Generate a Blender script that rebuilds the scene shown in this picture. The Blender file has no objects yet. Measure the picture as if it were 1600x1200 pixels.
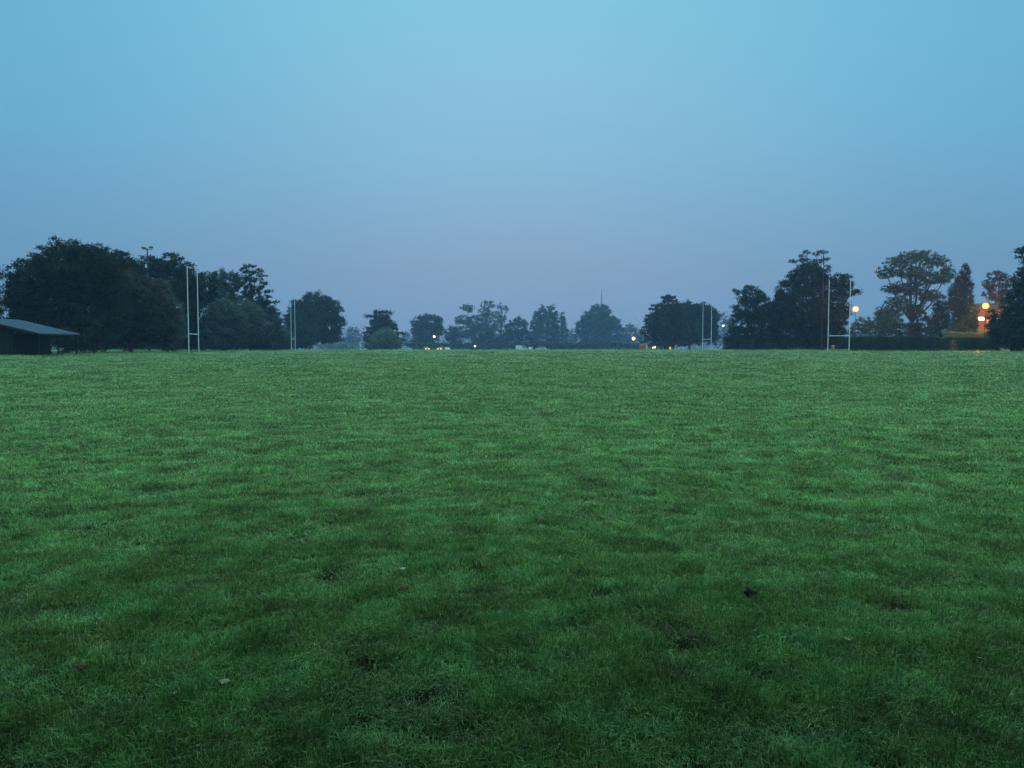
import bpy, math, random
import numpy as np
from mathutils import Vector, Matrix

S = bpy.context.scene
COL = S.collection
rng = np.random.default_rng(7)
random.seed(7)
R = math.radians

# ------------------------------------------------------------------ camera
F = 1220.0                 # focal length in 1600 px units
CAMH, PITCH = 1.5, R(3.0)
cam_d = bpy.data.cameras.new('camera'); cam = bpy.data.objects.new('camera', cam_d)
COL.objects.link(cam)
cam.location = (0, 0, CAMH); cam.rotation_euler = (R(90) - PITCH, 0, 0)
cam_d.sensor_width = 36; cam_d.lens = 36 * F / 1600; cam_d.clip_end = 4000; cam_d.clip_start = .05
S.camera = cam
cp, sp = math.cos(PITCH), math.sin(PITCH)

def P(px, py, Y):
    """world point seen at photo position (px, py) standing Y metres away"""
    xc = (px - 800) / F; yc = -(py - 600) / F
    d = np.array([xc, cp + yc * sp, -sp + yc * cp])
    return d / d[1] * Y + np.array([0, 0, CAMH])

_gy = [-900, 105, 150, 198, 232, 300, 600, 900]
_gz = [0, 0, -.20, -.50, -.74, -1.42, -5.2, -7.0]
def gz(y): return float(np.interp(y, _gy, _gz))

# ------------------------------------------------------------------ helpers
def tag(o, label=None, cat=None, group=None, kind=None):
    if label: o['label'] = label
    if cat: o['category'] = cat
    if group: o['group'] = group
    if kind: o['kind'] = kind
    return o

def empty(name, loc, rz=0):
    o = bpy.data.objects.new(name, None); COL.objects.link(o)
    o.location = loc; o.rotation_euler = (0, 0, rz); o.empty_display_size = .3
    return o

def np_mesh(name, v, faces_n, idx, mat=None, smooth=False):
    """v (N,3); faces all of faces_n corners, idx (M,faces_n)"""
    me = bpy.data.meshes.new(name)
    v = np.asarray(v, np.float32); idx = np.asarray(idx, np.int32)
    me.vertices.add(len(v)); me.vertices.foreach_set('co', v.ravel())
    me.loops.add(idx.size); me.loops.foreach_set('vertex_index', idx.ravel())
    me.polygons.add(len(idx)); me.polygons.foreach_set('loop_start', np.arange(0, idx.size, faces_n, dtype=np.int32))
    me.update(calc_edges=True)
    if mat: me.materials.append(mat)
    if smooth: me.polygons.foreach_set('use_smooth', np.ones(len(idx), bool))
    return me

class MB:
    """collects boxes, tubes, sheets into ONE mesh"""
    def __init__(s): s.v = []; s.f = []
    def add(s, vs, fs):
        o = len(s.v); s.v += [tuple(map(float, p)) for p in vs]; s.f += [tuple(i + o for i in f) for f in fs]
    def box(s, c, d, rz=0, taper=1.0):
        hx, hy, hz = d[0] / 2, d[1] / 2, d[2] / 2
        ca, sa = math.cos(rz), math.sin(rz); vs = []
        for z in (-1, 1):
            t = taper if z > 0 else 1
            for x, y in ((-1, -1), (1, -1), (1, 1), (-1, 1)):
                X, Y = x * hx * t, y * hy * t
                vs.append((c[0] + X * ca - Y * sa, c[1] + X * sa + Y * ca, c[2] + z * hz))
        s.add(vs, [(3, 2, 1, 0), (4, 5, 6, 7), (0, 1, 5, 4), (1, 2, 6, 5), (2, 3, 7, 6), (3, 0, 4, 7)])
    def tube(s, pts, rad, n=8, cap=True):
        pts = [np.array(p, float) for p in pts]
        if not hasattr(rad, '__len__'): rad = [rad] * len(pts)
        vs = []; fs = []
        for i, p in enumerate(pts):
            t = pts[min(i + 1, len(pts) - 1)] - pts[max(i - 1, 0)]
            t = t / (np.linalg.norm(t) + 1e-9)
            a = np.array([1, 0, 0]) if abs(t[0]) < .8 else np.array([0, 1, 0])
            u = np.cross(t, a); u /= np.linalg.norm(u); w = np.cross(t, u)
            for k in range(n):
                an = 2 * math.pi * k / n
                vs.append(p + rad[i] * (math.cos(an) * u + math.sin(an) * w))
        for i in range(len(pts) - 1):
            for k in range(n):
                k2 = (k + 1) % n
                fs.append((i * n + k, i * n + k2, (i + 1) * n + k2, (i + 1) * n + k))
        if cap:
            fs.append(tuple(range(n - 1, -1, -1))); b = (len(pts) - 1) * n
            fs.append(tuple(range(b, b + n)))
        s.add(vs, fs)
    def prism(s, poly, axis_vec):
        """poly: 3-D polygon, swept along axis_vec"""
        n = len(poly); a = [np.array(p, float) for p in poly]; b = [p + np.array(axis_vec, float) for p in a]
        s.add(a + b, [tuple(range(n))[::-1], tuple(range(n, 2 * n))] + [(i, (i + 1) % n, n + (i + 1) % n, n + i) for i in range(n)])
    def build(s, name, mat, parent=None, bevel=0, smooth=False):
        me = bpy.data.meshes.new(name); me.from_pydata(s.v, [], s.f); me.update()
        if mat: me.materials.append(mat)
        if smooth: me.polygons.foreach_set('use_smooth', np.ones(len(me.polygons), bool))
        o = bpy.data.objects.new(name, me); COL.objects.link(o)
        if parent: o.parent = parent
        if bevel:
            m = o.modifiers.new('bevel', 'BEVEL'); m.width = bevel; m.segments = 2; m.limit_method = 'ANGLE'
        return o

def link_mesh(name, me, parent=None):
    o = bpy.data.objects.new(name, me); COL.objects.link(o)
    if parent: o.parent = parent
    return o

# smooth value noise on a lattice (numpy)
_lat = np.random.default_rng(3).random((256, 256))
def vnoise(x, y):
    xi = np.floor(x).astype(int); yi = np.floor(y).astype(int); fx = x - xi; fy = y - yi
    fx = fx * fx * (3 - 2 * fx); fy = fy * fy * (3 - 2 * fy)
    g = lambda a, b: _lat[a % 256, b % 256]
    return (g(xi, yi) * (1 - fx) + g(xi + 1, yi) * fx) * (1 - fy) + (g(xi, yi + 1) * (1 - fx) + g(xi + 1, yi + 1) * fx) * fy

# ------------------------------------------------------------------ materials
def nmat(name):
    m = bpy.data.materials.new(name); m.use_nodes = True
    nt = m.node_tree; nt.nodes.clear()
    out = nt.nodes.new('ShaderNodeOutputMaterial')
    return m, nt, out

def noise_col(nt, stops, scale, detail=4, coord='Position', rough=.6):
    g = nt.nodes.new('ShaderNodeNewGeometry'); t = nt.nodes.new('ShaderNodeTexNoise')
    t.inputs['Scale'].default_value = scale; t.inputs['Detail'].default_value = detail; t.inputs['Roughness'].default_value = rough
    nt.links.new(g.outputs['Position'], t.inputs['Vector'])
    r = nt.nodes.new('ShaderNodeValToRGB'); e = r.color_ramp.elements
    while len(e) < len(stops): e.new(.5)
    for i, (p, c) in enumerate(stops): e[i].position = p; e[i].color = (*c, 1)
    nt.links.new(t.outputs['Fac'], r.inputs['Fac'])
    return r.outputs['Color'], t

def simple(name, a, b, scale=3, rough=.6, metal=0, bump=0, spec=.4):
    m, nt, out = nmat(name)
    c, t = noise_col(nt, [(.35, a), (.65, b)], scale)
    p = nt.nodes.new('ShaderNodeBsdfPrincipled'); p.inputs['Roughness'].default_value = rough
    p.inputs['Metallic'].default_value = metal; p.inputs['Specular IOR Level'].default_value = spec
    nt.links.new(c, p.inputs['Base Color'])
    if bump:
        bn = nt.nodes.new('ShaderNodeBump'); bn.inputs['Strength'].default_value = bump; bn.inputs['Distance'].default_value = .03
        nt.links.new(t.outputs['Fac'], bn.inputs['Height']); nt.links.new(bn.outputs['Normal'], p.inputs['Normal'])
    nt.links.new(p.outputs['BSDF'], out.inputs['Surface'])
    return m

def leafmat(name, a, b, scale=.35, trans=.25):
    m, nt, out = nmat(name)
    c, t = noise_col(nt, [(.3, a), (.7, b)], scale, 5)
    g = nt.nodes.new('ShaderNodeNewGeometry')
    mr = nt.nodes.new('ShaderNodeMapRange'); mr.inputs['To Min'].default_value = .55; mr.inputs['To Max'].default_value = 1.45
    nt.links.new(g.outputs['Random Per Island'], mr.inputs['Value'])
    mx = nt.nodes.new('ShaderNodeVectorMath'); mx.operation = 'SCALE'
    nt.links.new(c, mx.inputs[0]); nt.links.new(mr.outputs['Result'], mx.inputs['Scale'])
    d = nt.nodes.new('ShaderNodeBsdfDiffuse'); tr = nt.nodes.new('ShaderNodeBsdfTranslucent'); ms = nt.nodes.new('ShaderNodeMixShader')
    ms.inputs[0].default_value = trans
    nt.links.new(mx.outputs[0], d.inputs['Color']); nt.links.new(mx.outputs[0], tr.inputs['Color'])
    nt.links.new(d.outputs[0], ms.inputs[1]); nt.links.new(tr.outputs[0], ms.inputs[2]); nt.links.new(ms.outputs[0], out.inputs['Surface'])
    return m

def emit(name, col, strength):
    m, nt, out = nmat(name)
    e = nt.nodes.new('ShaderNodeEmission'); e.inputs['Color'].default_value = (*col, 1); e.inputs['Strength'].default_value = strength
    nt.links.new(e.outputs[0], out.inputs['Surface']); return m

def frosted(name, col, strength):
    m, nt, out = nmat(name)
    e = nt.nodes.new('ShaderNodeEmission'); e.inputs['Color'].default_value = (*col, 1); e.inputs['Strength'].default_value = strength
    t = nt.nodes.new('ShaderNodeBsdfTransparent'); ms = nt.nodes.new('ShaderNodeMixShader'); ms.inputs[0].default_value = .5
    nt.links.new(t.outputs[0], ms.inputs[1]); nt.links.new(e.outputs[0], ms.inputs[2]); nt.links.new(ms.outputs[0], out.inputs['Surface']); return m

def brickmat(name, c1, c2, mortar, scale=1.0):
    m, nt, out = nmat(name)
    tc = nt.nodes.new('ShaderNodeTexCoord'); mp = nt.nodes.new('ShaderNodeMapping'); mp.inputs['Rotation'].default_value = (R(90), 0, 0)
    br = nt.nodes.new('ShaderNodeTexBrick'); br.inputs['Scale'].default_value = 4 * scale
    for k, c in (('Color1', c1), ('Color2', c2), ('Mortar', mortar)): br.inputs[k].default_value = (*c, 1)
    p = nt.nodes.new('ShaderNodeBsdfPrincipled'); p.inputs['Roughness'].default_value = .85
    nt.links.new(tc.outputs['Object'], mp.inputs['Vector']); nt.links.new(mp.outputs[0], br.inputs['Vector'])
    nt.links.new(br.outputs['Color'], p.inputs['Base Color']); nt.links.new(p.outputs[0], out.inputs['Surface'])
    return m

M = dict(
    bark=simple('bark', (.035, .028, .022), (.07, .055, .045), 6, .9, bump=.6),
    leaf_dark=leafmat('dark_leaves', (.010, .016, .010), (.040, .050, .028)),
    leaf_mid=leafmat('mid_green_leaves', (.03, .050, .032), (.07, .095, .055)),
    leaf_copper=leafmat('copper_leaves', (.035, .030, .024), (.075, .062, .045)),
    leaf_grey=leafmat('grey_green_leaves', (.05, .078, .068), (.09, .118, .10)),
    leaf_pale=leafmat('pale_leaves', (.08, .12, .09), (.13, .17, .12)),
    leaf_cedar=leafmat('cedar_needles', (.018, .032, .028), (.04, .06, .05)),
    leaf_hedge=leafmat('hedge_leaves', (.018, .028, .016), (.05, .068, .032), .8),
    leaf_lit=leafmat('lamplit_hedge_leaves', (.07, .12, .02), (.14, .19, .04), .8),  # hedge leaves with the lamp's yellow light mixed into their colour
    white_paint=simple('white_post_paint', (.56, .58, .60), (.70, .71, .72), 2, .45),
    steel=simple('galvanised_steel', (.10, .11, .12), (.20, .21, .22), 3, .5, .4),
    dark_metal=simple('dark_metal', (.02, .02, .022), (.05, .05, .055), 3, .5, .3),
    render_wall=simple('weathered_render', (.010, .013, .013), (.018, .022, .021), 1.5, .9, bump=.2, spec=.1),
    render_pale=simple('pale_render', (.32, .33, .33), (.42, .43, .42), 1, .8),
    white_wall=simple('white_render', (.6, .6, .58), (.75, .74, .7), 1, .8),
    cream_wall=simple('cream_render', (.5, .38, .28), (.62, .5, .38), 1, .8),
    timber=simple('dark_timber', (.008, .007, .006), (.022, .018, .015), 5, .85, bump=.3, spec=.15),
    tile_roof=simple('tile_roof', (.045, .03, .026), (.08, .05, .042), 4, .85, bump=.5, spec=.1),
    brick=brickmat('red_brick', (.32, .12, .05), (.40, .17, .07), (.24, .15, .09)),
    glass=simple('dark_glass', (.02, .025, .03), (.03, .035, .04), 1, .08, spec=.6),
    rubber=simple('rubber', (.015, .015, .015), (.03, .03, .03), 4, .8),
    sodium=frosted('sodium_lamp', (1, .34, .04), 3.4),
    sodium_bulb=emit('sodium_bulb', (1, .60, .20), 5),
    sodium_far=frosted('sodium_lamp_far', (1, .55, .22), 6),
    white_lamp=frosted('white_lamp', (.85, .95, 1), 3),
    window_lit=emit('lit_window', (1, .86, .68), 5),
    window_warm=emit('warm_window', (1, .5, .12), 1.6),
    headlight=emit('headlight', (1, .42, .12), 4),
    headlight_white=emit('headlight_white', (1, .8, .6), .8),
    car_white=simple('white_car_paint', (.40, .42, .43), (.48, .49, .50), .5, .25, spec=.5),
    car_silver=simple('silver_car_paint', (.35, .37, .38), (.42, .43, .44), .5, .3, .5),
    car_dark=simple('dark_car_paint', (.03, .035, .05), (.05, .055, .07), .5, .25, spec=.5),
    dead_leaf=simple('dead_leaf', (.006, .005, .005), (.012, .010, .009), 60, .8),
    straw_leaf=simple('pale_dead_leaf', (.30, .27, .20), (.42, .36, .27), 60, .7),
    brown_leaf=simple('brown_dead_leaf', (.08, .035, .02), (.14, .06, .035), 60, .7),
)
# roof: fibre-cement sheets, damp and slightly glossy
def roofmat():
    m, nt, out = nmat('sheet_roof')
    c, t = noise_col(nt, [(.3, (.024, .038, .065)), (.55, (.034, .052, .09)), (.75, (.07, .09, .13))], 2.5, 6)
    p = nt.nodes.new('ShaderNodeBsdfPrincipled'); p.inputs['Roughness'].default_value = .75; p.inputs['Specular IOR Level'].default_value = .12
    nt.links.new(c, p.inputs['Base Color']); nt.links.new(p.outputs[0], out.inputs['Surface']); return m
M['roof'] = roofmat()

# ------------------------------------------------------------------ world (dusk, overcast) and sun
W = bpy.data.worlds.new('World'); S.world = W; W.use_nodes = True
nt = W.node_tree; nt.nodes.clear()
out = nt.nodes.new('ShaderNodeOutputWorld')
SUN_EL, SUN_ROT = R(2), R(200)
sky = nt.nodes.new('ShaderNodeTexSky'); sky.sky_type = 'NISHITA'; sky.sun_disc = False
sky.sun_elevation = SUN_EL; sky.sun_rotation = SUN_ROT; sky.air_density = 1.5; sky.dust_density = 2; sky.ozone_density = 3
b1 = nt.nodes.new('ShaderNodeBackground'); b1.inputs['Strength'].default_value = .05
nt.links.new(sky.outputs[0], b1.inputs['Color'])
tc = nt.nodes.new('ShaderNodeTexCoord'); sx = nt.nodes.new('ShaderNodeSeparateXYZ')
nt.links.new(tc.outputs['Generated'], sx.inputs[0])
rp = nt.nodes.new('ShaderNodeValToRGB')
def lin(c): return tuple(((x / 255 + .055) / 1.055) ** 2.4 if x > 10 else x / 255 / 12.92 for x in c)
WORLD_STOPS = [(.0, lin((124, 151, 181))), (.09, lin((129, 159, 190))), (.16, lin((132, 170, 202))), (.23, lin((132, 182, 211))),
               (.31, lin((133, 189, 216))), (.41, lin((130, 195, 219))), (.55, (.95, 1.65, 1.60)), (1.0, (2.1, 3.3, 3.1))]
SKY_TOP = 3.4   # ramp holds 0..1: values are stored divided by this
e = rp.color_ramp.elements
while len(e) < len(WORLD_STOPS): e.new(.5)
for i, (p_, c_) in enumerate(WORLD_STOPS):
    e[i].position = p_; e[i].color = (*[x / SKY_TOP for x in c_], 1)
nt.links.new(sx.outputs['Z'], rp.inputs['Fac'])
# thinner cloud ahead, bluer and darker air to either side
az = nt.nodes.new('ShaderNodeMath'); az.operation = 'ABSOLUTE'; nt.links.new(sx.outputs['X'], az.inputs[0])
side = nt.nodes.new('ShaderNodeMapRange'); side.interpolation_type = 'SMOOTHSTEP'
side.inputs['From Min'].default_value = 0; side.inputs['From Max'].default_value = .62
nt.links.new(az.outputs[0], side.inputs['Value'])
tint = nt.nodes.new('ShaderNodeMix'); tint.data_type = 'RGBA'
tint.inputs['A'].default_value = (1, 1, 1, 1); tint.inputs['B'].default_value = (.53, .80, .87, 1)
nt.links.new(side.outputs[0], tint.inputs['Factor'])
# soft overcast unevenness
nz = nt.nodes.new('ShaderNodeTexNoise'); nz.inputs['Scale'].default_value = 2.2; nz.inputs['Detail'].default_value = 3
nt.links.new(tc.outputs['Generated'], nz.inputs['Vector'])
nmr = nt.nodes.new('ShaderNodeMapRange'); nmr.inputs['To Min'].default_value = .94; nmr.inputs['To Max'].default_value = 1.06
nt.links.new(nz.outputs['Fac'], nmr.inputs['Value'])
mul = nt.nodes.new('ShaderNodeMix'); mul.data_type = 'RGBA'; mul.blend_type = 'MULTIPLY'; mul.inputs['Factor'].default_value = 1
nt.links.new(rp.outputs['Color'], mul.inputs['A']); nt.links.new(tint.outputs['Result'], mul.inputs['B'])
vs_ = nt.nodes.new('ShaderNodeVectorMath'); vs_.operation = 'SCALE'
nt.links.new(mul.outputs['Result'], vs_.inputs[0]); nt.links.new(nmr.outputs[0], vs_.inputs['Scale'])
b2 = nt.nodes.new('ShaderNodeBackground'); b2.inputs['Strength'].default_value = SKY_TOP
nt.links.new(vs_.outputs[0], b2.inputs['Color'])
ad = nt.nodes.new('ShaderNodeAddShader')
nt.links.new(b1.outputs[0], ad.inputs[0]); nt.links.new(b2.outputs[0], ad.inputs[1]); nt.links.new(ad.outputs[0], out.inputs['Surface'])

sd = bpy.data.lights.new('sun', 'SUN'); so = bpy.data.objects.new('sun', sd); COL.objects.link(so)
sd.energy = .12; sd.angle = R(40); sd.color = (1, .95, .9)
so.rotation_euler = (R(50), 0, R(160))

# ------------------------------------------------------------------ ground
def ground():
    rad = np.concatenate([[0], np.geomspace(.6, 900, 150)]); na = 160
    vs = [(0, 0, 0)]
    th = np.linspace(0, 2 * np.pi, na, endpoint=False)
    for r in rad[1:]:
        x = r * np.sin(th); y = r * np.cos(th)
        z = np.interp(y, _gy, _gz)
        amp = .05 * np.clip((r - 1) / 4, 0, 1) * np.clip(1 - (r - 60) / 60, 0, 1)
        z = z + amp * (vnoise(x / 2.3 + 40, y / 2.3 + 40) - .5)
        vs += list(zip(x, y, z))
    fs = [(0, 1 + k, 1 + (k + 1) % na) for k in range(na)]
    for i in range(len(rad) - 2):
        a = 1 + i * na; b = a + na
        for k in range(na):
            k2 = (k + 1) % na; fs.append((a + k, b + k, b + k2, a + k2))
    mb = MB(); mb.v = vs; mb.f = fs
    m, nt, out = nmat('field_turf')
    c1, t1 = noise_col(nt, [(.3, (.004, .004, .003)), (.5, (.008, .009, .005)), (.72, (.014, .020, .009))], 5, 8, rough=.7)
    p = nt.nodes.new('ShaderNodeBsdfPrincipled'); p.inputs['Roughness'].default_value = 1; p.inputs['Specular IOR Level'].default_value = 0
    nt.links.new(c1, p.inputs['Base Color'])
    bn = nt.nodes.new('ShaderNodeBump'); bn.inputs['Strength'].default_value = .8; bn.inputs['Distance'].default_value = .04
    nt.links.new(t1.outputs['Fac'], bn.inputs['Height']); nt.links.new(bn.outputs['Normal'], p.inputs['Normal'])
    nt.links.new(p.outputs[0], out.inputs['Surface'])
    o = mb.build('ground', m, smooth=True)
    tag(o, 'green playing field running level to the trees', 'ground', kind='structure')
ground()
def ground_z(x, y):
    r = np.hypot(x, y)
    amp = .05 * np.clip((r - 1) / 4, 0, 1) * np.clip(1 - (r - 60) / 60, 0, 1)
    return np.interp(y, _gy, _gz) + amp * (vnoise(x / 2.3 + 40, y / 2.3 + 40) - .5)

# ------------------------------------------------------------------ grass
def grass_material():
    m, nt, out = nmat('grass_blades')
    c1, _ = noise_col(nt, [(.34, (.076, .106, .028)), (.45, (.100, .166, .040)), (.54, (.112, .216, .058)), (.65, (.118, .262, .086))], 1.9, 7, rough=.68)
    c2, _ = noise_col(nt, [(.32, (.90, .90, .86)), (.5, (1, 1, 1)), (.68, (1.06, 1.10, 1.03))], .13, 4)
    mx = nt.nodes.new('ShaderNodeMix'); mx.data_type = 'RGBA'; mx.blend_type = 'MULTIPLY'; mx.inputs['Factor'].default_value = 1
    nt.links.new(c1, mx.inputs['A']); nt.links.new(c2, mx.inputs['B'])
    g = nt.nodes.new('ShaderNodeNewGeometry')
    mr = nt.nodes.new('ShaderNodeMapRange'); mr.inputs['To Min'].default_value = .38; mr.inputs['To Max'].default_value = 1.75
    nt.links.new(g.outputs['Random Per Island'], mr.inputs['Value'])
    tv = nt.nodes.new('ShaderNodeAttribute'); tv.attribute_type = 'INSTANCER'; tv.attribute_name = 'tuft_tone'      # every tuft has a tone of its own
    bm = nt.nodes.new('ShaderNodeMath'); bm.operation = 'MULTIPLY'
    nt.links.new(mr.outputs[0], bm.inputs[0]); nt.links.new(tv.outputs['Fac'], bm.inputs[1])
    sc = nt.nodes.new('ShaderNodeVectorMath'); sc.operation = 'SCALE'
    nt.links.new(mx.outputs['Result'], sc.inputs[0]); nt.links.new(bm.outputs[0], sc.inputs['Scale'])
    # a few dry straw-coloured blades
    st = nt.nodes.new('ShaderNodeMath'); st.operation = 'GREATER_THAN'; st.inputs[1].default_value = .945
    nt.links.new(g.outputs['Random Per Island'], st.inputs[0])
    m2 = nt.nodes.new('ShaderNodeMix'); m2.data_type = 'RGBA'; m2.inputs['B'].default_value = (.30, .36, .22, 1)
    nt.links.new(st.outputs[0], m2.inputs['Factor']); nt.links.new(sc.outputs[0], m2.inputs['A'])
    p = nt.nodes.new('ShaderNodeBsdfPrincipled'); p.inputs['Roughness'].default_value = .5; p.inputs['Specular IOR Level'].default_value = .22
    tr = nt.nodes.new('ShaderNodeBsdfTranslucent'); ms = nt.nodes.new('ShaderNodeMixShader'); ms.inputs[0].default_value = .18
    nt.links.new(m2.outputs['Result'], p.inputs['Base Color']); nt.links.new(m2.outputs['Result'], tr.inputs['Color'])
    nt.links.new(p.outputs[0], ms.inputs[1]); nt.links.new(tr.outputs[0], ms.inputs[2]); nt.links.new(ms.outputs[0], out.inputs['Surface'])
    return m

def tuft_mesh(k, mat, nb=115):
    r = np.random.default_rng(100 + k)
    base = r.normal(0, .050, (nb, 2))
    ang = r.random(nb) * 2 * np.pi
    h = r.uniform(.016, .042, nb) * (1.15 - .8 * np.clip(np.hypot(base[:, 0], base[:, 1]) / .16, 0, 1))
    w = r.uniform(.0009, .0020, nb)
    lean = r.normal(0, .25, 2)[None] + base * 3.5 + r.normal(0, .8, (nb, 2))
    tx = np.cos(ang)[:, None] * w[:, None]; ty = np.sin(ang)[:, None] * w[:, None]
    def pt(t, side, wd):
        xy = base + lean * (t ** 1.7) * h[:, None]
        z = h * (t - .28 * t * t * np.clip((lean ** 2).sum(1), 0, 1.6))
        return np.stack([xy[:, 0] + side * tx[:, 0] * wd, xy[:, 1] + side * ty[:, 0] * wd, z], 1)
    rows = [pt(0, -1, 1) - np.array([0, 0, .022]), pt(0, 1, 1) - np.array([0, 0, .022]), pt(.5, 1, .85), pt(.5, -1, .85), pt(1, 1, .12), pt(1, -1, .12)]
    v = np.stack(rows, 1).reshape(-1, 3)
    b = np.arange(nb)[:, None] * 6
    idx = np.concatenate([b + np.array([[0, 1, 2, 3]]), b + np.array([[3, 2, 4, 5]])])
    return np_mesh('grass_tuft', v, 4, idx, mat)

def grass():
    mat = grass_material()
    tc = bpy.data.collections.new('grass_tufts')
    NV = 14
    for k in range(NV):
        o = bpy.data.objects.new('grass_tuft', tuft_mesh(k, mat)); tc.objects.link(o)
    r = np.random.default_rng(11)
    pts = []; d = 1.6
    while d < 236:
        s = max(.062, .0112 * d)
        half = R(46) if d > 5 else R(60)
        n = int(2 * half * d / s)
        a = -half + 2 * half * (np.arange(n) + r.random(n)) / n
        rr = d + (r.random(n) - .5) * s * 1.3
        pts.append(np.stack([rr * np.sin(a), rr * np.cos(a), np.full(n, s)], 1)); d += s
    p = np.concatenate(pts)
    x, y, s = p.T
    p = p[(y < 234)]; x, y, s = p.T
    k = s / .066
    # tussock pattern: fine, medium and broad unevenness; a few scuffed hollows
    f1 = vnoise(x / .16 + 9, y / .16 + 5); f2 = .65 * vnoise(x / .27 + 50, y / .27 + 20) + .35 * vnoise(x / .62 + 11, y / .62 + 70); f3 = vnoise(x / 2.2, y / 2.2)
    pit = vnoise(x / .085 + 3, y / .075 + 8)
    f2 = np.clip(f2 * 1.7 - .35, 0, 1)
    lift = .022 * f2 + .016 * f1 - .008
    hole = pit < .19 + .16 * (f2 < .3)
    hgt = .30 + .55 * f1 + .60 * f2 + .15 * f3
    hgt = np.where(hole, hgt * .6, hgt)
    near = np.clip(1 - (y - 12) / 22, 0, 1)
    hgt = hgt * near + (.95 + .12 * hgt) * (1 - near)
    keep = ~(hole & (r.random(len(x)) < .88 * near))
    lift = (lift * near)[keep]
    p = p[keep]; x, y, s, k, hgt = p[:, 0], p[:, 1], p[:, 2], k[keep], hgt[keep]
    z = ground_z(x, y) + lift
    me = bpy.data.meshes.new('grass'); me.vertices.add(len(x))
    me.vertices.foreach_set('co', np.stack([x, y, z], 1).astype(np.float32).ravel())
    a1 = me.attributes.new('tuft_scale', 'FLOAT_VECTOR', 'POINT')
    kk = k * r.uniform(.9, 1.25, len(k))
    a1.data.foreach_set('vector', np.stack([kk, kk, hgt * k ** .12 * (1 + near[keep] * r.uniform(-.42, .42, len(k)))], 1).astype(np.float32).ravel())
    a2 = me.attributes.new('tuft_turn', 'FLOAT_VECTOR', 'POINT')
    # blades lie over in patches
    lie = vnoise(x / .8 + 77, y / .8 + 31) * 9
    turn = np.where(r.random(len(x)) < .55, lie + r.normal(0, .5, len(x)), r.random(len(x)) * 6.28)
    a2.data.foreach_set('vector', np.stack([r.normal(0, .05, len(x)), r.normal(0, .05, len(x)), turn], 1).astype(np.float32).ravel())
    a3 = me.attributes.new('tuft_pick', 'INT', 'POINT'); a3.data.foreach_set('value', r.integers(0, NV, len(x)).astype(np.int32))
    nk = near[keep]
    a4 = me.attributes.new('tuft_tone', 'FLOAT', 'POINT')
    a4.data.foreach_set('value', ((.55 + .92 * r.random(len(x))) * nk + (.84 + .08 * r.random(len(x))) * (1 - nk)).astype(np.float32))
    o = link_mesh('grass', me)
    ng = bpy.data.node_groups.new('grass_scatter', 'GeometryNodeTree')
    ng.interface.new_socket('Geometry', in_out='INPUT', socket_type='NodeSocketGeometry')
    ng.interface.new_socket('Geometry', in_out='OUTPUT', socket_type='NodeSocketGeometry')
    N = ng.nodes; L = ng.links
    gi = N.new('NodeGroupInput'); go = N.new('NodeGroupOutput'); ip = N.new('GeometryNodeInstanceOnPoints'); ci = N.new('GeometryNodeCollectionInfo')
    ci.inputs['Collection'].default_value = tc; ci.inputs['Separate Children'].default_value = True; ci.inputs['Reset Children'].default_value = True
    ip.inputs['Pick Instance'].default_value = True
    def na(nm, ty):
        q = N.new('GeometryNodeInputNamedAttribute'); q.data_type = ty; q.inputs['Name'].default_value = nm; return q.outputs['Attribute']
    L.new(gi.outputs[0], ip.inputs['Points']); L.new(ci.outputs[0], ip.inputs['Instance'])
    L.new(na('tuft_pick', 'INT'), ip.inputs['Instance Index'])
    er = N.new('FunctionNodeEulerToRotation'); L.new(na('tuft_turn', 'FLOAT_VECTOR'), er.inputs[0]); L.new(er.outputs[0], ip.inputs['Rotation'])
    L.new(na('tuft_scale', 'FLOAT_VECTOR'), ip.inputs['Scale']); L.new(ip.outputs[0], go.inputs[0])
    md = o.modifiers.new('scatter', 'NODES'); md.node_group = ng
    tag(o, 'damp tufty green grass covering the playing field', 'grass', kind='stuff')
    print('grass tufts', len(x))
grass()

# ------------------------------------------------------------------ trees
def leaf_cloud(centers, size, flat=0.0, r=rng):
    n = len(centers)
    u = r.normal(size=(n, 3)); u[:, 2] *= (1 - flat); u /= np.linalg.norm(u, axis=1)[:, None] + 1e-9
    w = r.normal(size=(n, 3)); w[:, 2] *= (1 - flat); w -= u * (u * w).sum(1)[:, None]; w /= np.linalg.norm(w, axis=1)[:, None] + 1e-9
    s = (size * r.uniform(.7, 1.3, n))[:, None]
    v = np.stack([centers + u * s, centers + w * s * .6, centers - u * s, centers - w * s * .6], 1).reshape(-1, 3)
    return v, np.arange(n * 4).reshape(-1, 4)

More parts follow.
